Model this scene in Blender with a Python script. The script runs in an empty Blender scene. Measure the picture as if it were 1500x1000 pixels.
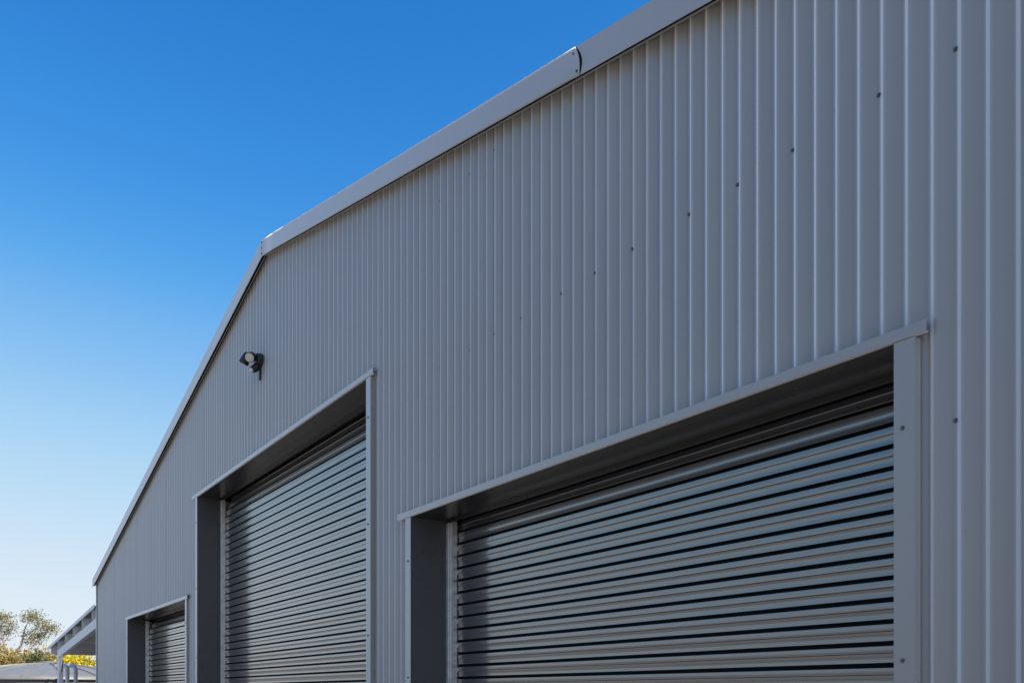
import bpy, bmesh, math, random
from mathutils import Vector, Matrix, noise
random.seed(11)
C = bpy.context.scene.collection
R_ = math.radians

# ------------------------------------------------------------------ camera
PERP = 2.543                      # metres from the front wall to the camera
EYE = 1.75                        # camera height
FPX, APX = 1320.0, 875.0          # focal length and wall vanishing offset, pixels of a 1500 px frame
LPX = math.hypot(FPX, APX)
CAM = Vector((0.0, -PERP, EYE))
RIGHT = Vector((APX / LPX, FPX / LPX, 0))
FWD = Vector((-FPX / LPX, APX / LPX, 0))
cd = bpy.data.cameras.new('camera')
cam = bpy.data.objects.new('camera', cd)
C.objects.link(cam)
cam.location = CAM
cam.rotation_euler = (R_(90), 0, math.atan2(FWD.y, FWD.x) - R_(90))
cd.sensor_width = 36.0
cd.lens = FPX / 1500 * 36
cd.shift_y = 516 / 1500
cd.clip_start = 0.05
cd.clip_end = 6000
sc = bpy.context.scene
sc.camera = cam

# ------------------------------------------------------------------ sky, sun, exposure
SUN_EL = R_(42)
SUN_H = Vector((0.92, 0.39, 0)).normalized()        # horizontal direction towards the sun (behind the shed)
w = bpy.data.worlds.new('World'); sc.world = w; w.use_nodes = True
nt = w.node_tree; nt.nodes.clear()
sky = nt.nodes.new('ShaderNodeTexSky'); sky.sky_type = 'NISHITA'; sky.sun_disc = False
sky.sun_elevation = SUN_EL
sky.sun_rotation = math.atan2(SUN_H.x, SUN_H.y)
sky.altitude = 200; sky.air_density = 1.0; sky.dust_density = 1.5; sky.ozone_density = 2.0
EXPO = 0.8
# the sky's own colour response: one curve per channel (deep clear-air blue overhead, pale at the horizon), the same in every direction
k_in = nt.nodes.new('ShaderNodeVectorMath'); k_in.operation = 'SCALE'; k_in.inputs['Scale'].default_value = 0.12 * 2 ** 0.8 / 2
cv = nt.nodes.new('ShaderNodeRGBCurve')
CUR = [[(0, 0), (.12, .005), (.182, .029), (.237, .067), (.317, .209), (.486, .462), (.74, .665), (1.1, .80), (2, .98)],
       [(0, 0), (.20, .12), (.299, .216), (.389, .323), (.512, .485), (.751, .694), (1.03, .79), (1.4, .90), (2, .98)],
       [(0, 0), (.35, .42), (.538, .638), (.678, .784), (.847, .871), (1.107, .913), (1.3, .925), (2, .98)]]
for ch, pts in enumerate(CUR):
    c_ = cv.mapping.curves[ch]
    while len(c_.points) < len(pts): c_.points.new(0.5, 0.5)
    for q_, (x_, y_) in zip(c_.points, pts): q_.location = (x_ / 2, y_)
cv.mapping.update()
k_out = nt.nodes.new('ShaderNodeVectorMath'); k_out.operation = 'SCALE'; k_out.inputs['Scale'].default_value = 1 / 2 ** EXPO / 0.1
bg = nt.nodes.new('ShaderNodeBackground'); bg.inputs['Strength'].default_value = 0.1
wo = nt.nodes.new('ShaderNodeOutputWorld')
nt.links.new(sky.outputs[0], k_in.inputs[0]); nt.links.new(k_in.outputs[0], cv.inputs['Color'])
nt.links.new(cv.outputs[0], k_out.inputs[0]); nt.links.new(k_out.outputs[0], bg.inputs['Color'])
nt.links.new(bg.outputs[0], wo.inputs['Surface'])
sl = bpy.data.lights.new('sun', 'SUN'); sl.energy = 4.5; sl.angle = R_(0.53); sl.color = (1.0, 0.95, 0.87)
sun = bpy.data.objects.new('sun', sl); C.objects.link(sun)
sdir = Vector((SUN_H.x * math.cos(SUN_EL), SUN_H.y * math.cos(SUN_EL), math.sin(SUN_EL)))
sun.rotation_euler = sdir.to_track_quat('Z', 'Y').to_euler()
sun.location = (10, 20, 30)
vs = sc.view_settings
vs.view_transform = 'Standard'; vs.look = 'None'; vs.gamma = 1; vs.use_curve_mapping = False
vs.exposure = EXPO

# ------------------------------------------------------------------ materials
def mat(name, base, rough=0.5, metal=0.0, spec=0.5, ior=1.5, coat=0.0, coat_rough=0.1, var=0.0, vscale=3.0,
        rvar=0.0, bump=0.0, bscale=20.0, stretch=(1, 1, 1), island=0.0, trans=0.0, sheen=0.0):
    m = bpy.data.materials.new(name); m.use_nodes = True
    t = m.node_tree; n = t.nodes; p = n['Principled BSDF']
    p.inputs['Base Color'].default_value = (*base, 1)
    p.inputs['Roughness'].default_value = rough
    p.inputs['Metallic'].default_value = metal
    p.inputs['Specular IOR Level'].default_value = spec
    p.inputs['IOR'].default_value = ior
    p.inputs['Coat Weight'].default_value = coat
    p.inputs['Coat Roughness'].default_value = coat_rough
    p.inputs['Sheen Weight'].default_value = sheen; p.inputs['Sheen Roughness'].default_value = 0.58; p.inputs['Sheen Tint'].default_value = (1.0, 0.97, 0.93, 1)
    mp = n.new('ShaderNodeMapping')
    geo = n.new('ShaderNodeNewGeometry')
    t.links.new(geo.outputs['Position'], mp.inputs['Vector']); mp.inputs['Scale'].default_value = stretch
    col = None
    if var or rvar:
        nz = n.new('ShaderNodeTexNoise'); nz.inputs['Scale'].default_value = vscale
        nz.inputs['Detail'].default_value = 6; nz.inputs['Roughness'].default_value = 0.62
        t.links.new(mp.outputs[0], nz.inputs['Vector'])
        if var:
            mr = n.new('ShaderNodeMapRange'); mr.inputs['From Min'].default_value = 0.3; mr.inputs['From Max'].default_value = 0.7
            mr.inputs['To Min'].default_value = 1 - var; mr.inputs['To Max'].default_value = 1 + var
            t.links.new(nz.outputs['Fac'], mr.inputs['Value'])
            vm = n.new('ShaderNodeVectorMath'); vm.operation = 'SCALE'; vm.inputs[0].default_value = base
            t.links.new(mr.outputs[0], vm.inputs['Scale']); col = vm.outputs[0]
        if rvar:
            mr = n.new('ShaderNodeMapRange'); mr.inputs['From Min'].default_value = 0.3; mr.inputs['From Max'].default_value = 0.7
            mr.inputs['To Min'].default_value = rough - rvar; mr.inputs['To Max'].default_value = rough + rvar
            t.links.new(nz.outputs['Fac'], mr.inputs['Value']); t.links.new(mr.outputs[0], p.inputs['Roughness'])
    if island:
        mr = n.new('ShaderNodeMapRange'); mr.inputs['To Min'].default_value = 1 - island; mr.inputs['To Max'].default_value = 1 + island
        t.links.new(geo.outputs['Random Per Island'], mr.inputs['Value'])
        vm = n.new('ShaderNodeVectorMath'); vm.operation = 'SCALE'; vm.inputs[0].default_value = base
        if col is not None: t.links.new(col, vm.inputs[0])
        t.links.new(mr.outputs[0], vm.inputs['Scale']); col = vm.outputs[0]
    if col is not None: t.links.new(col, p.inputs['Base Color'])
    if bump:
        nz = n.new('ShaderNodeTexNoise'); nz.inputs['Scale'].default_value = bscale; nz.inputs['Detail'].default_value = 4
        t.links.new(mp.outputs[0], nz.inputs['Vector'])
        b = n.new('ShaderNodeBump'); b.inputs['Strength'].default_value = bump; b.inputs['Distance'].default_value = 0.01
        t.links.new(nz.outputs['Fac'], b.inputs['Height']); t.links.new(b.outputs[0], p.inputs['Normal'])
        if coat: t.links.new(b.outputs[0], p.inputs['Coat Normal'])
    if trans:
        tr = n.new('ShaderNodeBsdfTranslucent'); mx = n.new('ShaderNodeMixShader'); mx.inputs[0].default_value = trans
        if col is not None: t.links.new(col, tr.inputs[0])
        else: tr.inputs[0].default_value = (*base, 1)
        t.links.new(p.outputs[0], mx.inputs[1]); t.links.new(tr.outputs[0], mx.inputs[2])
        t.links.new(mx.outputs[0], n['Material Output'].inputs['Surface'])
    return m

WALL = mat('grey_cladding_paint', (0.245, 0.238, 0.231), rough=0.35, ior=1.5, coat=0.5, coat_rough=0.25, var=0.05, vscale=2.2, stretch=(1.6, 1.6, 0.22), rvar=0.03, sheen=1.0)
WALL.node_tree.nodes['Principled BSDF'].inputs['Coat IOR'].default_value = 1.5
TRIM = mat('grey_flashing_paint', (0.240, 0.234, 0.228), rough=0.35, ior=1.5, coat=0.5, coat_rough=0.25, sheen=1.0, var=0.03, vscale=2.0, bump=0.03, bscale=1.5)
JAMB = mat('charcoal_jamb', (0.078, 0.080, 0.085), rough=0.30, var=0.06, vscale=3, rvar=0.05, bump=0.03, bscale=2)  # paler charcoal than on the soffit lining
LINING = mat('charcoal_lining', (0.030, 0.030, 0.031), rough=0.24, var=0.08, vscale=4, rvar=0.05, bump=0.03, bscale=2)
SLAT = mat('charcoal_slat_enamel', (0.045, 0.047, 0.052), rough=0.32, coat=1.0, coat_rough=0.10, ior=1.9, rvar=0.04, vscale=6, bump=0.03, bscale=1.6, stretch=(1, 1, 6))
SLAT.node_tree.nodes['Principled BSDF'].inputs['Coat IOR'].default_value = 1.9
GALV = mat('galvanised_steel', (0.66, 0.66, 0.66), rough=0.36, metal=0.6, var=0.22, vscale=14, rvar=0.1)
SCREW = mat('painted_screw', (0.11, 0.11, 0.115), rough=0.4)
GAP_SHADE = mat('gap_shade_black', (0.010, 0.010, 0.010), rough=0.8, spec=0.15)  # matte black that puts the shade of gaps and grooves into colour
BLACK = mat('black_plastic', (0.018, 0.020, 0.022), rough=0.38)
LENS = mat('cream_lens', (0.62, 0.57, 0.50), rough=0.25, coat=0.6)
WHITEP = mat('white_plastic', (0.72, 0.73, 0.75), rough=0.35, var=0.04)
WHITE = mat('white_steel_paint', (0.74, 0.75, 0.77), rough=0.45, var=0.06, vscale=4)
UNDER = mat('zincalume_underside', (0.30, 0.28, 0.27), rough=0.5, metal=0.3, var=0.1, vscale=3)
TANKM = mat('grey_tank_steel', (0.17, 0.165, 0.16), rough=0.45, var=0.1, vscale=2.5, rvar=0.1)
TANKW = mat('tank_wall_steel', (0.10, 0.10, 0.10), rough=0.5, var=0.1, vscale=2.5)
BARK = mat('gum_bark', (0.24, 0.20, 0.17), rough=0.85, var=0.3, vscale=1.5)
GUM = mat('gum_leaves', (0.24, 0.215, 0.10), rough=0.5, island=0.5, trans=0.35)
OLIVE = mat('olive_bush_leaves', (0.36, 0.27, 0.085), rough=0.6, island=0.45, trans=0.35)
DKGRN = mat('dark_bush_leaves', (0.10, 0.115, 0.035), rough=0.6, island=0.45, trans=0.3)
WATTLE = mat('wattle_blossom', (0.72, 0.57, 0.015), rough=0.7, island=0.4, trans=0.35)
WATTLEG = mat('wattle_leaves', (0.16, 0.19, 0.03), rough=0.6, island=0.4, trans=0.3)
CONC = mat('floor_concrete', (0.25, 0.225, 0.195), rough=0.85, var=0.12, vscale=2, bump=0.1, bscale=30)

# extra sheen added over the paint, putting an edge-on highlight into the material
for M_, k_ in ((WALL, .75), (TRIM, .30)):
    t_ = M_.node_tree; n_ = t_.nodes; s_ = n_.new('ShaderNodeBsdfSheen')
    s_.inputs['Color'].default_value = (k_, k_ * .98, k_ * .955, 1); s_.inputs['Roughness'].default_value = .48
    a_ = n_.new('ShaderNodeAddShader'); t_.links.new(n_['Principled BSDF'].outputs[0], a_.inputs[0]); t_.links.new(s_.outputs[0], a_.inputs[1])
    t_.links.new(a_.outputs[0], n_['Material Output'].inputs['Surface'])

# ------------------------------------------------------------------ helpers
def new_mesh(name, verts, faces, m, smooth=False):
    me = bpy.data.meshes.new(name); me.from_pydata(verts, [], faces); me.update()
    if isinstance(m, (list, tuple)):
        for k in m: me.materials.append(k)
    elif m: me.materials.append(m)
    if smooth: me.polygons.foreach_set('use_smooth', [True] * len(me.polygons))
    return me
def link(name, me, parent=None, loc=(0, 0, 0), rot=(0, 0, 0)):
    o = bpy.data.objects.new(name, me); C.objects.link(o); o.location = loc; o.rotation_euler = rot
    if parent: o.parent = parent
    return o
def tag(o, label=None, cat=None, group=None, kind=None):
    if label: o['label'] = label
    if cat: o['category'] = cat
    if group: o['group'] = group
    if kind: o['kind'] = kind
    return o
def thing(name, label, cat, loc=(0, 0, 0), rz=0, group=None):
    o = bpy.data.objects.new(name, None); C.objects.link(o); o.location = loc; o.rotation_euler = (0, 0, rz)
    o.empty_display_size = 0.2
    return tag(o, label, cat, group)
class MB:
    def __init__(s): s.v = []; s.f = []
    def add(s, vs, fs):
        b = len(s.v); s.v += [tuple(v) for v in vs]; s.f += [tuple(b + i for i in f) for f in fs]
    def box(s, x0, x1, y0, y1, z0, z1):
        s.add([(x0, y0, z0), (x1, y0, z0), (x1, y1, z0), (x0, y1, z0), (x0, y0, z1), (x1, y0, z1), (x1, y1, z1), (x0, y1, z1)],
              [(0, 3, 2, 1), (4, 5, 6, 7), (0, 1, 5, 4), (1, 2, 6, 5), (2, 3, 7, 6), (3, 0, 4, 7)])
    def ring(s, pts, rad, n=12, cap=True):
        pts = [Vector(p) for p in pts]; rings = []; b = len(s.v); up = None
        for i, p in enumerate(pts):
            d = (pts[min(i + 1, len(pts) - 1)] - pts[max(i - 1, 0)]).normalized()
            if up is None: up = Vector((0, 0, 1)) if abs(d.z) < 0.9 else Vector((0, 1, 0))
            a = d.cross(up).normalized(); c = a.cross(d).normalized(); up = c
            r = rad[i] if isinstance(rad, (list, tuple)) else rad
            for k in range(n):
                t = 2 * math.pi * k / n; s.v.append(tuple(p + (a * math.cos(t) + c * math.sin(t)) * r))
        for i in range(len(pts) - 1):
            for k in range(n):
                s.f.append((b + i * n + k, b + i * n + (k + 1) % n, b + (i + 1) * n + (k + 1) % n, b + (i + 1) * n + k))
        if cap:
            s.f.append(tuple(b + k for k in range(n))[::-1]); e = b + (len(pts) - 1) * n
            s.f.append(tuple(e + k for k in range(n)))
    def build(s, name, m, parent=None, smooth=False, loc=(0, 0, 0), rot=(0, 0, 0)):
        me = new_mesh(name, s.v, s.f, m)
        bm = bmesh.new(); bm.from_mesh(me); bmesh.ops.recalc_face_normals(bm, faces=bm.faces); bm.to_mesh(me); bm.free()
        if smooth:
            me.polygons.foreach_set('use_smooth', [True] * len(me.polygons))
            me.set_sharp_from_angle(angle=R_(35))
        return link(name, me, parent, loc, rot)
def extrude_profile(pts, a, b, axis_fn, closed=False):
    """pts: 2-D profile; axis_fn(p, s) gives the 3-D point of profile point p at end s"""
    n = len(pts); v = [axis_fn(p, a) for p in pts] + [axis_fn(p, b) for p in pts]
    f = [(i, (i + 1) % n, n + (i + 1) % n, n + i) for i in range(n if closed else n - 1)]
    if closed: f += [tuple(range(n))[::-1], tuple(range(n, 2 * n))]
    return v, f
def at(px, py, Z):
    """world point lying Z metres in front of the camera in the direction of a photograph pixel"""
    return CAM + RIGHT * ((px - 750) / FPX * Z) + FWD * Z + Vector((0, 0, (1016 - py) / FPX * Z))

# ------------------------------------------------------------------ ground and terrain: one sheet to the horizon
def ground_h(x, y):
    d = math.hypot(x + 8, y)
    h = 0.0
    if d > 45:
        s = min((d - 45) / 140, 1.0); s = s * s * (3 - 2 * s)
        front = max(0.0, -y / max(d, 1)) ** 0.8
        h += s * (2.0 + 14 * front) * (0.8 + 0.5 * noise.noise(Vector((x * .012, y * .012, 3.1))))
        h += s * 1.2 * noise.noise(Vector((x * .05, y * .05, 0)))
    return h
radii = [0, 6, 12, 20, 30, 40, 48, 58, 68, 80, 92, 105, 120, 135, 150, 170, 195, 230, 300, 450, 800, 1600, 3500]
NA = 120
gv = [(-8, 0, 0)]; gf = []
for r in radii[1:]:
    for k in range(NA):
        a = 2 * math.pi * k / NA; x = -8 + r * math.cos(a); y = r * math.sin(a); gv.append((x, y, ground_h(x, y)))
for k in range(NA): gf.append((0, 1 + k, 1 + (k + 1) % NA))
for i in range(len(radii) - 2):
    for k in range(NA):
        b = 1 + i * NA; gf.append((b + k, b + NA + k, b + NA + (k + 1) % NA, b + (k + 1) % NA))
GM = bpy.data.materials.new('yard_gravel_and_dry_grass'); GM.use_nodes = True
t = GM.node_tree; n = t.nodes; p = n['Principled BSDF']; p.inputs['Roughness'].default_value = 0.9
p.inputs['Specular IOR Level'].default_value = 0.2
geo = n.new('ShaderNodeNewGeometry')
n1 = n.new('ShaderNodeTexNoise'); n1.inputs['Scale'].default_value = 0.08; n1.inputs['Detail'].default_value = 8; n1.inputs['Roughness'].default_value = 0.7
n2 = n.new('ShaderNodeTexNoise'); n2.inputs['Scale'].default_value = 6; n2.inputs['Detail'].default_value = 6
cr = n.new('ShaderNodeValToRGB')
e = cr.color_ramp.elements; e[0].position = 0.36; e[0].color = (0.08, 0.07, 0.04, 1); e[1].position = 0.6; e[1].color = (0.29, 0.248, 0.195, 1)
mx = n.new('ShaderNodeMix'); mx.data_type = 'RGBA'; mx.blend_type = 'MULTIPLY'; mx.inputs[0].default_value = 0.35
for q in (n1, n2): t.links.new(geo.outputs['Position'], q.inputs['Vector'])
t.links.new(n1.outputs['Fac'], cr.inputs[0]); t.links.new(cr.outputs[0], mx.inputs[6]); t.links.new(n2.outputs['Fac'], mx.inputs[7])
t.links.new(mx.outputs[2], p.inputs['Base Color'])
gme = new_mesh('ground', gv, gf, GM, smooth=True)
tag(link('ground', gme), kind='structure', label='dry grass and gravel ground around the shed')

ap = MB(); ap.box(-40, 14, -14, -0.025, -0.15, 0.03)
tag(ap.build('concrete_apron', CONC), kind='structure', label='pale concrete apron in front of the roller doors')
# ------------------------------------------------------------------ the shed
APEX_T, APEX_H, SLOPE = 7.642, 3.763, 0.2225         # underside of the barge at the apex (t runs left along the wall)
T_LEFT, T_RIGHT = 16.42, -1.10
def barge_z(tt): return EYE + APEX_H - SLOPE * abs(tt - APEX_T)
PITCH = 0.0846; T0 = 1.3140                          # rib pitch; t of one rib corner
DEPTH = 22.0
shed = thing('metal_shed', 'large grey gable shed clad in vertically ribbed steel with three roller doors', 'shed', (-APEX_T, 0, 0))
def sl_(x, y, z): return (x + APEX_T, y, z)          # world -> shed local

# doors: (t_right_jamb, t_left_jamb, head height above eye, fascia t_right, fascia t_left)
DOORS = [(1.666, 4.916, 1.0826, 1.557, 5.086), (5.565, 9.892, 2.110, 5.448, 10.094), (10.412, 13.684, 1.060, 10.300, 13.819)]
NR = 40                                              # points per corrugation
def rib_depth(u):                                    # crest, steep flank, narrow valley, step, long gentle flank back to the crest
    u = (u + .0280) % PITCH - .0280
    for (u0, d0), (u1, d1) in zip(RIB_KEY, RIB_KEY[1:]):
        if u <= u1: return d0 + (d1 - d0) * (u - u0) / (u1 - u0)
    return 0.0
RIB_KEY = [(-.0280, 0), (-.0170, 0), (.0066, .0215), (.0166, .0215), (.0206, .0160), (PITCH - .0280, 0)]
RIB_D = .0215
def rib_round(u):                                    # the bends of the sheet are rolled to a radius
    return sum(rib_depth(u + .0026 * (i / 6 - 1) + .0014 * (j / 4 - 1)) for i in range(13) for j in range(9)) / 117
RIB = [(-.0225 + PITCH * i / NR, rib_round(-.0225 + PITCH * i / NR)) for i in range(NR)]
def wall_sheet(k0, k1):
    ts = []
    for k in range(k0, k1):
        for u, y in RIB: ts.append((T0 + k * PITCH + u, y))
    u, y = RIB[0]; ts.append((T0 + k1 * PITCH + u, y))
    off = 0.0009 * (k0 // 10 % 2)
    v, f = [], []; last = None
    for tt, y in ts:
        if tt > T_LEFT - 0.004 or tt < T_RIGHT + 0.004: last = None; continue
        z1 = barge_z(tt) + 0.098; z0 = 0.06
        inside = None
        for d in DOORS:
            if d[0] - 0.055 < tt < d[1] + 0.055: z0 = EYE + d[2] + 0.02; inside = d
        rows = 5
        def column(tt, y, z0, z1):
            b = len(v)
            for r in range(rows + 1):
                z = z0 + (z1 - z0) * r / rows
                wob = 0.0004 * noise.noise(Vector((tt * 1.3, z * .8, 0)))
                v.append(sl_(-tt, y + off + wob, z))
            return b
        b = column(tt, y, z0, z1); a = None; c = b
        if last is not None:
            a = last[0]
            if last[1] is not inside:                    # beside an opening: carry on above its head only
                zh = max(z0, last[4])
                if last[4] < zh: a = column(last[2], last[3], zh, barge_z(last[2]) + 0.098)
                if z0 < zh: c = column(tt, y, zh, z1)
            for r in range(rows): f.append((a + r, a + r + 1, c + r + 1, c + r))
        last = (b, inside, tt, y, z0)
    if not f: return
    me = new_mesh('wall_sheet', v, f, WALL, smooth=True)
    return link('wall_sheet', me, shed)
k_lo = int((T_RIGHT - T0) / PITCH) - 1; k_lo -= k_lo % 10
for k in range(k_lo, int((T_LEFT - T0) / PITCH) + 2, 10): wall_sheet(k, k + 10)

# side and back walls, roof
def big_roof(t_a, t_b):
    v, f = [], []
    nstep = int(DEPTH / 0.19)
    for j in range(nstep + 1):
        y = -0.035 + (DEPTH + 0.1) * j / nstep; rib = 0.020 if j % 4 == 0 else 0.0
        for tt in (t_a, t_b): v.append(sl_(-tt, y, barge_z(tt) + 0.110 + rib))
        for tt in (t_a, t_b): v.append(sl_(-tt, y, barge_z(tt) + 0.100))
    for j in range(nstep):
        a = j * 4; b = a + 4; f += [(a, b, b + 1, a + 1), (a + 2, a + 3, b + 3, b + 2), (a, a + 2, b + 2, b), (a + 1, b + 1, b + 3, a + 3)]
    f += [(0, 1, 3, 2), (nstep * 4, nstep * 4 + 2, nstep * 4 + 3, nstep * 4 + 1)]
    o = MB(); o.add(v, f); o.build('roof', WALL, shed)
big_roof(APEX_T + 0.002, T_LEFT + 0.09); big_roof(T_RIGHT - 0.09, APEX_T - 0.002)
for tt, s in ((T_LEFT, -1), (T_RIGHT, 1)):
    v, f = [], []
    ny = int(DEPTH / PITCH)
    for j in range(ny):
        for u, d in RIB[::3]:
            y = 0.02 + j * PITCH + u + 0.006
            v += [sl_(-tt - s * d, y, 0.05), sl_(-tt - s * d, y, barge_z(tt) + 0.10)]
    for j in range(len(v) // 2 - 1): f.append((2 * j, 2 * j + 2, 2 * j + 3, 2 * j + 1))
    link('side_wall', new_mesh('side_wall', v, f, WALL, smooth=True), shed)
m = MB()
gp = [(-T_LEFT + .02, 0.02), (-T_RIGHT - .02, 0.02), (-T_RIGHT - .02, barge_z(T_RIGHT) + .09), (-APEX_T, barge_z(APEX_T) + .09), (-T_LEFT + .02, barge_z(T_LEFT) + .09)]
v, f = extrude_profile(gp, DEPTH - .03, DEPTH, lambda q, s: sl_(q[0], s, q[1]), True); m.add(v, f); m.build('back_wall', WALL, shed)
m = MB(); m.box(-T_LEFT - .05 + APEX_T, -T_RIGHT + .05 + APEX_T, -0.02, DEPTH + .02, -0.2, 0.05); m.build('floor_slab', CONC, shed)

# barge flashings: front face, folded bottom lip, cap over the roof edge
BH = 0.137
def barge(ta, tb, proud=0.0, bow=None):
    Y = -0.055 - proud; tk = 0.0016
    prof = [(Y, BH), (Y, 0.0), (Y + .006, 0.0035), (Y + .006, 0.006), (Y + tk, 0.004), (Y + tk, BH - tk), (0.13, BH - tk), (0.13, BH)]
    def pt(q, s): return sl_(-s, q[0], barge_z(s) + q[1])
    N = 24; o = MB(); base = []
    for i in range(N + 1):
        s = ta + (tb - ta) * i / N
        ring = []
        for q in prof:
            x, y, z = pt(q, s)
            if q[0] < 0: y += 0.0005 * noise.noise(Vector((s * 1.1, q[1] * 4, 7)))
            if bow is not None and i == (0 if bow == 0 else N) and q[0] < 0:     # sprung end between its two screws
                pass
            ring.append((x, y, z))
        base.append(ring)
    k = len(prof); vv = [p_ for r in base for p_ in r]
    ff = [(i * k + j, i * k + (j + 1) % k, (i + 1) * k + (j + 1) % k, (i + 1) * k + j) for i in range(N) for j in range(k)]
    ff += [tuple(range(k)), tuple(N * k + j for j in range(k))[::-1]]
    o.add(vv, ff); return o.build('barge_flashing', TRIM, shed)
JOINT = 3.217
barge(T_RIGHT - 0.1, JOINT + 0.03)
barge(APEX_T + 0.012, T_LEFT + 0.10)
def lapped_barge(ta, tb):
    """far length of the right-hand barge: its near end laps over the next length and springs out in a shallow curve"""
    N, M = 30, 10; o = MB(); vv = []; ff = []
    for i in range(N + 1):
        w_ = (i / N) ** 2; s = ta + (tb - ta) * w_
        for j in range(M + 1):
            z = BH * j / M
            gap = 0.0025 + 0.0055 * math.sin(math.pi * j / M) * math.exp(-(s - ta) / 0.10)
            tt = s - 0.020 * math.sin(math.pi * j / M) * max(0, 1 - (s - ta) / 0.3) + (j / M - 0.5) * 0.03 * max(0, 1 - (s - ta) / 0.3)
            vv.append(sl_(-tt, -0.055 - gap * 1 + 0.0004 * noise.noise(Vector((s * 1.1, z * 4, 2))), barge_z(tt) + z))
    for i in range(N):
        for j in range(M): a = i * (M + 1) + j; ff.append((a, a + M + 1, a + M + 2, a + 1))
    b = len(vv)
    for i in range(N + 1):
        s = ta + (tb - ta) * (i / N) ** 2
        vv += [sl_(-s, -0.052, barge_z(s) + BH - .0020), sl_(-s, 0.13, barge_z(s) + BH - .0005), sl_(-s, -0.0575, barge_z(s)), sl_(-s, -0.0515, barge_z(s) + .0035)]
    for i in range(N):
        a = b + i * 4; ff += [(a, a + 1, a + 5, a + 4), (a + 2, a + 6, a + 7, a + 3)]
    o.add(vv, ff); ob = o.build('barge_flashing', TRIM, shed, smooth=True)
    md = ob.modifiers.new('thickness', 'SOLIDIFY'); md.thickness = 0.0012; md.offset = 0
lapped_barge(JOINT, APEX_T + 0.012)
bd = MB(); bv = []                                   # dark strip added as the shadow gap of the sprung lap
for j in range(17):
    q = j / 16; tt = JOINT - 0.020 * math.sin(math.pi * q) + (q - .5) * .03; wd = .0035 + .0055 * math.sin(math.pi * q)
    for du, dy in ((0.004, 0.0005), (0.004, -.0012 - .003 * math.sin(math.pi * q)), (-wd, -.0012), (-wd, .0005)):
        bv.append(sl_(-(tt + du), -.0555 + dy, barge_z(tt) + .002 + (BH - .004) * q))
bd.add(bv, [(4 * j + a_, 4 * j + (a_ + 1) % 4, 4 * j + 4 + (a_ + 1) % 4, 4 * j + 4 + a_) for j in range(16) for a_ in range(4)] + [(0, 1, 2, 3), (67, 66, 65, 64)])
bd.build('lap_shadow_strip', GAP_SHADE, shed)
# closure angle behind the barge lip; dark strips put the gap's shade in colour
for ta, tb in ((T_RIGHT - .05, APEX_T), (APEX_T, T_LEFT + .05)):
    for nm, prof, mt_ in (('gap_shade_strip', [(-0.0485, 0.020), (-0.0485, 0.024), (-0.0255, 0.018), (-0.0255, 0.014)], GAP_SHADE), ('inner_angle', [(-0.0252, 0.007), (-0.0252, 0.024), (-0.0236, 0.024), (-0.0236, 0.007)], TRIM),
                          ('gap_shade_strip', [(-0.0233, 0.018), (-0.0233, 0.022), (-0.0025, 0.034), (-0.0025, 0.030)], LINING)):
        o = MB(); v, f = extrude_profile(prof, ta, tb, lambda q, s: sl_(-s, q[0], barge_z(s) + q[1]), True); o.add(v, f); o.build(nm, mt_, shed)
# corner flashing
for tt, s in ((T_LEFT, 1), (T_RIGHT, -1)):
    o = MB(); ztop = barge_z(tt) + 0.07
    pr = [(-tt - s * .012, .06), (-tt - s * .012, -.014), (-tt + s * .045, -.014), (-tt + s * .045, -.002), (-tt + s * .0435, -.002), (-tt + s * .0435, -.0125), (-tt - s * .0105, -.0125), (-tt - s * .0105, .06)]
    v, f = extrude_profile(pr, 0.06, ztop, lambda q, z: sl_(q[0], q[1], z), True); o.add(v, f); o.build('corner_flashing', TRIM, shed)

# screws: one hex head with washer, shared
def screw_mesh():
    o = MB(); o.ring([(0, 0, 0), (0, -0.002, 0)], 0.0070, 12); o.ring([(0, -0.002, 0), (0, -0.0070, 0)], 0.0046, 6)
    ob = o.build('screw', SCREW); me = ob.data; bpy.data.objects.remove(ob); return me
SCR = screw_mesh()
def screw(tt, y, z): return link('screw', SCR, shed, sl_(-tt, y, z))
def in_door(tt, z): return any(d[0] - .1 < tt < d[1] + .1 and z < EYE + d[2] + .08 for d in DOORS)
for hh in (-0.30, 0.810, 1.905, 2.880, 3.62):
    for k in range(-28, 180):
        if (k + 1) % 10 in (0, 3, 6):
            tt = T0 + k * PITCH + 0.0118; z = EYE + hh + random.uniform(-.004, .004)
            if T_RIGHT + .1 < tt < T_LEFT - .1 and z < barge_z(tt) - 0.06 and not in_door(tt, z): screw(tt, RIB_D, z)
for zz in (0.022, 0.112): screw(JOINT + 0.012 - (0.066 - zz) * .25, -0.0585, barge_z(JOINT) + zz)
for zz in (0.02, 0.07, 0.118): screw(APEX_T - .005, -0.059, barge_z(APEX_T) - .006 + zz)

# door surrounds and roller doors
Y_FACE, Y_BACK, Y_CURT = -0.030, 0.219, 0.262
SL_P = 0.075
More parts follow.
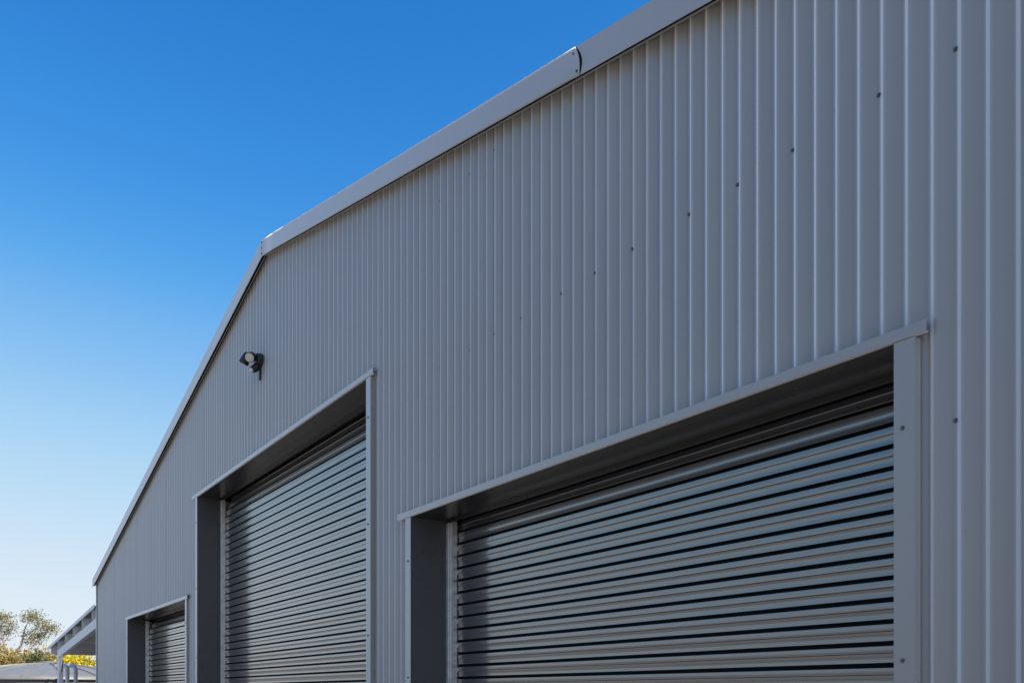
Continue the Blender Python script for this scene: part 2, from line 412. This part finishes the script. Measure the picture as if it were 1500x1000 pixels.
# slat profile, (outward offset, drop) in mm: flat face, crease, shallow hollow, lip, deep groove
SP = [(9.0, 3.0), (11.9, 3.4), (12.4, 4.6), (12.55, 7), (12.85, 16), (13.15, 26.0), (13.0, 27.2), (10.6, 28.6), (9.8, 29.8), (9.2, 34), (8.8, 39), (8.65, 43),
      (8.65, 47), (8.8, 51), (9.1, 55.5), (9.45, 59.8), (9.5, 61.0), (8.8, 61.8), (4, 62.0), (-12, 62.0), (-13, 65), (-13, 75), (-10, 78.0), (3, 78.0), (9.0, 78.0)]
JOINT_A, JOINT_B = 18, 23
def slat_mesh(x0, x1, local):
    v, f = extrude_profile([(Y_CURT - o / 1000, -s / 1000) for o, s in SP], x0, x1, lambda q, s: (s + local, q[0], q[1]))
    me = new_mesh('slat', v, f, SLAT, smooth=True); me.set_sharp_from_angle(angle=R_(13))
    me.materials.append(GAP_SHADE)
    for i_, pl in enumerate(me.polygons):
        if JOINT_A <= i_ < JOINT_B: pl.material_index = 1        # groove shade put into the joint's colour as matte black
    return me
for di, (tr, tl, hd, fr, fl) in enumerate(DOORS):
    H = EYE + hd; z0 = 0.05
    # head flashing: fascia + soffit lip
    o = MB()
    v, f = extrude_profile([(Y_FACE, H + .036), (Y_FACE, H), (Y_FACE + .016, H), (Y_FACE + .016, H + .0016), (Y_FACE + .0016, H + .0016), (Y_FACE + .0016, H + .0344), (-.001, H + .042), (-.001, H + .044)],
                           -fl, -fr, lambda q, s: sl_(s, q[0], q[1]), True)
    o.add(v, f); o.build('head_flashing', TRIM, shed)
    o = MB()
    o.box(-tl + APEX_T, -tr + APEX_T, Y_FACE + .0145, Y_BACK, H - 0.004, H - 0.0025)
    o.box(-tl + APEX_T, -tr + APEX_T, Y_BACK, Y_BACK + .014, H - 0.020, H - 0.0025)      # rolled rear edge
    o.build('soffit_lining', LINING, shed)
    # jambs
    for tj, s in ((tl, 1), (tr, -1)):                  # s=+1: left jamb, strip runs to larger t
        o = MB(); wj = 0.070
        a, b = -tj, -tj - s * wj
        pr = [(a, Y_FACE + .004), (b, Y_FACE + .004), (b, .004), (b + s * .0016, .004), (b + s * .0016, Y_FACE + .0056), (a, Y_FACE + .0056)]
        v, f = extrude_profile(pr, z0, H - 0.003, lambda q, z: sl_(q[0], q[1], z), True); o.add(v, f); o.build('jamb_flashing', TRIM, shed)
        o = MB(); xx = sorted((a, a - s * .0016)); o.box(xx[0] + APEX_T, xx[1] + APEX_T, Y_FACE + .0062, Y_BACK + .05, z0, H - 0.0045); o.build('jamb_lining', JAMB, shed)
        for q, zz in enumerate((H - .27, H - .98, H - 1.72, H - 2.4, H - 3.1)):
            if zz > .3: screw(tj + s * (.030 if di != 1 else .035), Y_FACE + .004, zz)
    # blockwork of dark behind the head so that no daylight leaks round the roll
    door = link('roller_door', None, shed, sl_(-(tr + tl) / 2, 0, z0))
    lab = ('wide roller door nearest the camera', 'tallest roller door, under the floodlight', 'farthest roller door, by the carport')[di]
    door['label'] = lab
    L0 = (tr + tl) / 2
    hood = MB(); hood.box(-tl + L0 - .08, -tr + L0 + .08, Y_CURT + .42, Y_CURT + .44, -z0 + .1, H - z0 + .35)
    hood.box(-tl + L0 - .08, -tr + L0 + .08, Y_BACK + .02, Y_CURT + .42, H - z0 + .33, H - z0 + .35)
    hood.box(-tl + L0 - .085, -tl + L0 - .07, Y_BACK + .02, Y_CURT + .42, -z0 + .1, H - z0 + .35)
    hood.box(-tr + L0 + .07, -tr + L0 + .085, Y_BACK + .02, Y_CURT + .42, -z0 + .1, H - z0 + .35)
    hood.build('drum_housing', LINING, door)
    # guide rails
    for tj, s in ((tl, 1), (tr, -1)):
        g = MB(); X = -tj + L0
        def gb(u0, u1, y0, y1):
            xs = sorted((X + s * u0, X + s * u1)); g.box(xs[0], xs[1], y0, y1, 0.0, H - z0 - .022)
        gb(.002, .042, Y_BACK + .002, Y_BACK + .006); gb(.042, .046, Y_BACK - .010, Y_BACK + .040); gb(.050, .088, Y_BACK + .004, Y_BACK + .008)
        gb(.088, .092, Y_BACK - .002, Y_BACK + .030); gb(.002, .006, Y_BACK + .0065, Y_BACK + .10)
        g.build('guide_rail', GALV, door)
    # curtain
    x0, x1 = -tl + .099, -tr - .099
    me = slat_mesh(x0, x1, L0)
    cap = MB(); cap.box(0, .012, -.012, .004, -.030, -.004); cap.box(.0, .024, -.010, .004, -.012, -.006); cob = cap.build('end_lock', GALV); cme = cob.data; bpy.data.objects.remove(cob)
    ntop = int((hd - 0.07 - 0.0985) / SL_P)
    zt = EYE + 0.0985 + 0.0714 + (ntop - 2) * SL_P                     # top of the straight run
    k = 0; z = zt
    while z > z0 + 0.09:
        so = link('slat', me, door)
        so.matrix_local = Matrix.Translation((random.uniform(-.004, .004), 0, z - z0)) @ Matrix.Translation((0, Y_CURT, -.035)) @ Matrix.Rotation(R_(random.gauss(0, .45)), 4, 'X') @ Matrix.Rotation(R_(random.gauss(0, .012)), 4, 'Y') @ Matrix.Translation((0, -Y_CURT, .035))
        if k % 2 == 0: link('end_lock', cme, door, (x0 + L0 - .012, Y_CURT, z - z0 - .004))
        z -= SL_P; k += 1
    # slats that turn back on to the drum
    rr = 0.42; ang = 0.0; y = 0.0; zz = zt
    for q in range(1, 6):
        ang0 = (q - 0.5) * SL_P / rr * 0.9
        y += SL_P * math.sin(ang0); zz += SL_P * math.cos(ang0)
        o = link('slat', me, door)
        o.matrix_local = Matrix.Translation((0, Y_CURT + y, zz - z0)) @ Matrix.Rotation(-ang0, 4, 'X') @ Matrix.Translation((0, -Y_CURT, 0))
    bar = MB(); bar.box(x0 + L0, x1 + L0, Y_CURT - .02, Y_CURT + .02, 0.002, z - z0 - .002); bar.build('bottom_rail', GALV, door)

# ------------------------------------------------------------------ floodlight
fx, fz = -7.83, EYE + 2.93
fl = thing('security_floodlight', 'small black twin floodlight with sensor, mounted high on the ribbed shed wall', 'floodlight', (fx, 0, fz))
m = MB(); m.ring([(0, -.001, 0), (0, -.012, 0), (0, -.045, 0), (0, -.058, 0)], [.060, .062, .056, .040], 24); m.build('base_plate', BLACK, fl, smooth=True)
def lamp_head(c, aim, sc_=1.0):
    c = Vector(c); d = Vector(aim).normalized()
    h = MB(); h.ring([c - d * .068, c - d * .063, c - d * .03, c + d * .030, c + d * .036], [.016, .026, .036, .043, .041], 24, cap=True)
    hd_ = h.build('lamp_head', BLACK, fl, smooth=True)
    l = MB(); l.ring([c + d * .0362, c + d * .0395, c + d * .0415], [.038, .031, .008], 24); l.build('lens', LENS, hd_, smooth=True)
    b = MB(); b.ring([Vector((0, -.05, .005)), Vector((c.x * .45, -.085, c.z * .4)), c - d * .05], [.014, .011, .012], 10); b.build('arm', BLACK, fl, smooth=True)
lamp_head((.047, -.108, .000), (.66, -.52, -.54))
lamp_head((-.036, -.132, -.008), (-.40, -.30, -.87))
m = MB(); m.ring([(0, -.05, -.035), (0, -.062, -.060), (0, -.075, -.075)], [.012, .013, .012], 10)
m.ring([(.012, -.035, -.066), (.012, -.062, -.082), (.012, -.088, -.100)], [.030, .034, .028], 16); s_ = m.build('sensor', BLACK, fl, smooth=True)
m = MB(); m.ring([(.012, -.0885, -.1005), (.014, -.101, -.110), (.015, -.109, -.116)], [.020, .016, .004], 16); m.build('sensor_lens', WHITEP, s_, smooth=True)
m = MB(); m.box(-.011, .011, -.020, -.002, -.17, -.055); m.build('cable_conduit', BLACK, fl)

# ------------------------------------------------------------------ carport along the far side of the shed
ca, cb = 16.46, 22.85
cp = thing('carport', 'white framed lean-to carport on the far side of the shed', 'carport', (-19.6, 4, 0))
def cl(x, y, z): return (x + 19.6, y - 4, z)
def croof(tt): return EYE + 1.475 - 0.0705 * (tt - ca)
CD = 9.0
v, f = [], []; N = int((CD - .05) / .1)
for j in range(N + 1):
    y = -.03 + .1 * j; r = 0.018 if j % 2 else 0
    for tt in (ca, cb): v += [cl(-tt, y, croof(tt) + r + .004)]
    for tt in (ca, cb): v += [cl(-tt, y, croof(tt) + r)]
for j in range(N): a = 4 * j; b = a + 4; f += [(a, b, b + 1, a + 1), (a + 2, a + 3, b + 3, b + 2)]
m = MB(); m.add(v, f); m.build('roof_sheet', UNDER, cp)
m = MB(); v, f = extrude_profile([(-.035, .035), (-.035, -.030), (-.031, -.030), (-.031, .035)], ca, cb + .03, lambda q, s: cl(-s, q[0], croof(s) + q[1]), True); m.add(v, f)
m.build('barge_strip', WHITE, cp)
m = MB(); v, f = extrude_profile([(cb - .005, .01), (cb - .005, -.045), (cb + .09, -.045), (cb + .11, .01), (cb + .104, .01), (cb + .085, -.039), (cb + .001, -.039), (cb + .001, .01)], .06, CD, lambda q, s: cl(-q[0], s, croof(cb) + q[1]), True); m.add(v, f)
m.build('gutter', WHITE, cp)
for k in range(6):
    tt = 16.78 + 1.1 * k
    m = MB(); zt_ = croof(tt) - .004
    m.box(-tt - .002 + 19.6, -tt + .002 + 19.6, -.025 - 4, CD - 4.05, zt_ - .18, zt_)
    m.box(-tt + .0021 + 19.6, -tt + .05 + 19.6, -.025 - 4, CD - 4.05, zt_ - .003, zt_); m.box(-tt - .05 + 19.6, -tt - .0021 + 19.6, -.025 - 4, CD - 4.05, zt_ - .18, zt_ - .177)
    m.build('purlin', WHITE, cp)
for yy in (.0, 4.4, 8.6):
    m = MB(); e1 = 21.195
    v, f = extrude_profile([(yy, -.190), (yy, -.355), (yy + .065, -.355), (yy + .065, -.190)], ca, e1, lambda q, s: cl(-s, q[0], croof(s) + q[1]), True); m.add(v, f); m.build('rafter', WHITE, cp)
    m = MB(); m.box(-21.47 + 19.6, -21.20 + 19.6, yy + .005 - 4, yy + .085 - 4, -.02, croof(21.4) - .182); m.build('post', WHITE, cp)
    m = MB(); v, f = extrude_profile([(-20.75, croof(20.75) - .357), (-21.197, croof(21.2) - .357), (-21.197, croof(21.2) - .68)], yy + .03, yy + .04, lambda q, s: cl(q[0], s, q[1]), True); m.add(v, f); m.build('knee_brace', WHITE, cp)

# ------------------------------------------------------------------ white pipes by the carport
for i, (yy, lab) in enumerate(((.40, 'white plastic downpipe with a rounded elbow, nearer the carport post'), (.575, 'white plastic downpipe with a rounded elbow, nearer the shed corner'))):
    pz = 2.42
    t_ = thing('downpipe', lab, 'pipe', (-23.05, yy, 0), group='white downpipes between carport and tank')
    m = MB(); m.ring([(0, 0, -.02), (0, 0, pz - .16)], .045, 16); m.build('pipe', WHITEP, t_, smooth=True)
    m = MB(); m.ring([(0, 0, pz - .19), (0, 0, pz - .158)], .052, 16)
    m.ring([(0, 0, pz - .16), (0, 0, pz - .10), (-.02, -.012, pz - .05), (-.06, -.035, pz - .015), (-.12, -.06, pz)], .047, 16)
    m.ring([(-.12, -.06, pz), (-.9, -.12, pz - .01)], .045, 16); m.build('elbow', WHITEP, t_, smooth=True)

# ------------------------------------------------------------------ water tank
tc_ = at(72, 1016, 24.0)
TR, TZ, TA = 2.5, 2.165, 2.56
tk = thing('water_tank', 'round grey rainwater tank with a low ribbed domed roof', 'water tank', (tc_.x, tc_.y, 0))
NS = 96
v, f = [], []
nz_ = 44
for i in range(nz_ + 1):
    z = TZ * i / nz_; r = TR - .02 + .009 * math.sin(i * math.pi / 1.0 + .5) * (1 if i % 2 else -1)
    for k in range(NS): a = 2 * math.pi * k / NS; v.append((r * math.cos(a), r * math.sin(a), z - .02))
for i in range(nz_):
    for k in range(NS): f.append((i * NS + k, i * NS + (k + 1) % NS, (i + 1) * NS + (k + 1) % NS, (i + 1) * NS + k))
link('tank_wall', new_mesh('tank_wall', v, f, TANKW, smooth=True), tk)
def dome(r): q = r / (TR + .04); return TZ + (TA - TZ) * (1 - q ** 1.7)
v, f = [(0, 0, TA)], []
RR = [.25, .6, 1.0, 1.4, 1.8, 2.1, 2.35, TR + .04]
for r in RR:
    for k in range(NS): a = 2 * math.pi * k / NS; v.append((r * math.cos(a), r * math.sin(a), dome(r)))
for k in range(NS):
    f.append((0, 1 + k, 1 + (k + 1) % NS))
    for i in range(len(RR) - 1): b = 1 + i * NS; f.append((b + k, b + NS + k, b + NS + (k + 1) % NS, b + (k + 1) % NS))
b = len(v)
for k in range(NS): a = 2 * math.pi * k / NS; v.append(((TR + .04) * math.cos(a), (TR + .04) * math.sin(a), TZ - .06))
e_ = 1 + (len(RR) - 1) * NS
for k in range(NS): f.append((e_ + k, b + k, b + (k + 1) % NS, e_ + (k + 1) % NS))
link('tank_roof', new_mesh('tank_roof', v, f, TANKM, smooth=True), tk)
rb = MB()
for i, r in enumerate(RR):
    for s in (-.022, .022): rb.v.append((r, s * 1.0, dome(r) + .002))
    for s in (-.012, .012): rb.v.append((r, s, dome(r) + .034))
for i in range(len(RR) - 1):
    a = 4 * i; c = a + 4; rb.f += [(a, c, c + 2, a + 2), (a + 2, c + 2, c + 3, a + 3), (a + 3, c + 3, c + 1, a + 1)]
rb.f.append((28, 30, 31, 29))
ribo = rb.build('roof_rib', TANKM, tk)
for k in range(1, 18): link('roof_rib', ribo.data, tk, rot=(0, 0, 2 * math.pi * k / 18))
m = MB(); m.ring([(0, 0, TA - .02), (0, 0, TA + .05), (0, 0, TA + .06)], [.24, .24, .22], 24); m.build('hatch', TANKM, tk, smooth=True)

# ------------------------------------------------------------------ vegetation beyond the carport
def leaves_mesh(clumps, n, size, seed):
    """clumps: (centre, radii) ellipsoids; leaf blades thrown mostly near each clump's shell, in sprays"""
    rnd = random.Random(seed); v, f = [], []
    tot = sum(c[1][0] * c[1][1] * c[1][2] for c in clumps) ** 1.0
    for c, r in clumps:
        m_ = max(20, int(n * (r[0] * r[1] * r[2]) / tot)); sp = max(3, m_ // 9)
        for s in range(sp):
            d = Vector((rnd.gauss(0, 1), rnd.gauss(0, 1), rnd.gauss(0, 1))).normalized() * (rnd.random() ** 0.5)
            q = Vector(c) + Vector((d.x * r[0], d.y * r[1], d.z * r[2]))
            for j in range(9):
                pnt = q + Vector((rnd.gauss(0, 1), rnd.gauss(0, 1), rnd.gauss(0, .8))) * size * 1.3
                a = Vector((rnd.gauss(0, 1), rnd.gauss(0, 1), rnd.gauss(-.5, .8))).normalized()
                bb = a.cross(Vector((rnd.gauss(0, 1), rnd.gauss(0, 1), rnd.gauss(0, 1)))).normalized()
                L, W = size * rnd.uniform(.7, 1.3), size * rnd.uniform(.28, .5); k = len(v)
                v += [tuple(pnt - a * L * .5), tuple(pnt + bb * W * .5), tuple(pnt + a * L * .5), tuple(pnt - bb * W * .5)]
                f.append((k, k + 1, k + 2, k + 3))
    return v, f
def plant(name, label, cat, base, limbs, clumps, leafm, n, size, seed, group=None):
    base = Vector(base); r = thing(name, label, cat, base, group=group)
    m_ = MB()
    for pts, rad in limbs: m_.ring([Vector(q) - base for q in pts], rad, 8)
    m_.build('trunk', BARK, r, smooth=True)
    v, f = leaves_mesh([(Vector(c) - base, rr) for c, rr in clumps], n, size, seed)
    cm = new_mesh('crown', v, f, leafm)
    if isinstance(leafm, (list, tuple)):                 # blossom sprays among green leaf sprays
        rnd = random.Random(seed + 1); cur = 0
        for i_, pl in enumerate(cm.polygons):
            if i_ % 9 == 0: cur = 1 if rnd.random() < .34 else 0
            pl.material_index = cur
    link('crown', cm, r)
    return r
def gz(p): return ground_h(p.x, p.y)
# gum tree with an open crown in lumps
Z = 110.0
b = at(24, 1016, Z); b.z = gz(b) - .1
k = Z / FPX
def P(x, y, dz=0): return at(x, y, Z + dz)
limbs = [([b, P(24, 985), P(22, 962), P(26, 950)], [.34, .28, .22, .18]),
         ([P(26, 952), P(31, 944), P(34, 932), P(37, 918), P(43, 908)], [.17, .13, .10, .07, .04]),
         ([P(34, 932), P(46, 925), P(58, 915)], [.08, .06, .03]), ([P(34, 936), P(48, 934), P(60, 930)], [.06, .05, .03]),
         ([P(24, 975), P(8, 955), P(3, 928), P(3, 910)], [.18, .14, .09, .05]), ([P(10, 936), P(16, 922), P(20, 915)], [.07, .05, .03])]
cl_ = [((41, 904), 8, 6), ((50, 901), 8, 5), ((57, 912), 7, 6), ((66, 916), 8, 6), ((76, 921), 8, 6), ((82, 924), 4, 4), ((52, 926), 7, 5), ((62, 932), 8, 5), ((46, 938), 8, 5), ((36, 928), 5, 5),
       ((55, 940), 6, 3), ((70, 929), 5, 3), ((4, 904), 9, 6), ((12, 912), 7, 5), ((-4, 915), 8, 7), ((10, 924), 8, 5), ((18, 918), 5, 5), ((3, 932), 8, 4), ((-14, 908), 9, 9), ((-24, 922), 9, 9)]
plant('gum_tree', 'tall thin gum tree with open, clumped olive crown against the sky', 'tree', b, limbs,
      [(P(c[0], c[1], random.uniform(-2, 2)), (rx * k, rx * k * 1.2, rz * k)) for c, rx, rz in cl_], GUM, 3900, .30, 5)
shr = [(-8, 940, 24, 88, 'OL', 'golden olive bush at the left edge, tallest of the low bushes'), (14, 948, 20, 84, 'OL', 'golden olive bush below the gum tree trunk'),
       (30, 953, 14, 92, 'OL', 'small olive bush just right of the gum tree trunk'), (50, 957, 9, 80, 'DK', 'small dark green bush behind the tank roof'),
       (66, 951, 17, 96, 'OL', 'tan olive bush beside the carport gutter end'), (40, 951, 20, 105, 'OL', 'tan olive bush rising behind the dark green bush'), (84, 955, 16, 90, 'OL', 'tan olive bush behind the carport post')]
for i, (px, py, hw, Z, kd, lab) in enumerate(shr):
    b = at(px, 1016, Z); b.z = gz(b) - .1; k = Z / FPX; top = at(px, py, Z).z; rnd = random.Random(40 + i)
    H_ = top - b.z; cls = []
    for q in range(9):
        cls.append((b + RIGHT * rnd.uniform(-.7, .7) * hw * k + FWD * rnd.uniform(-.7, .7) * hw * k + Vector((0, 0, H_ * rnd.uniform(.45, .86))), (hw * k * rnd.uniform(.35, .5),) * 2 + (H_ * rnd.uniform(.13, .2),)))
    cls.append((b + Vector((0, 0, H_ * .35)), (hw * k, hw * k, H_ * .33)))
    cls.append((b + Vector((0, 0, H_ * .88)), (hw * k * .4, hw * k * .4, H_ * .12)))
    plant('bush', lab, 'bush', b, [([b, b + Vector((0, 0, H_ * .4)), b + Vector((.3, 0, H_ * .75))], [.12, .09, .04])], cls,
          OLIVE if kd == 'OL' else DKGRN, 5200, .34, 80 + i, 'bushes beyond the tank')
for i, (px, py, hw, Z, lab) in enumerate([(108, 954, 16, 58, 'bright yellow wattle bush in bloom under the carport roof, beside the post'), (134, 953, 18, 62, 'bright yellow wattle bush in bloom, against the shed corner')]):
    b = at(px, 1016, Z); b.z = gz(b) - .1; k = Z / FPX; H_ = at(px, py, Z).z - b.z; rnd = random.Random(70 + i); cls = []
    for q in range(12):
        cls.append((b + RIGHT * rnd.uniform(-.75, .75) * hw * k + FWD * rnd.uniform(-.7, .7) * hw * k + Vector((0, 0, H_ * rnd.uniform(.4, .9))), (hw * k * rnd.uniform(.3, .45),) * 2 + (H_ * rnd.uniform(.1, .16),)))
    cls.append((b + Vector((0, 0, H_ * .4)), (hw * k * .9, hw * k * .9, H_ * .36)))
    plant('wattle_bush', lab, 'bush', b, [([b, b + Vector((0, 0, H_ * .5)), b + Vector((.2, .2, H_ * .8))], [.10, .07, .03])], cls, [WATTLE, WATTLEG], 9000, .22, 90 + i, 'yellow wattle bushes')
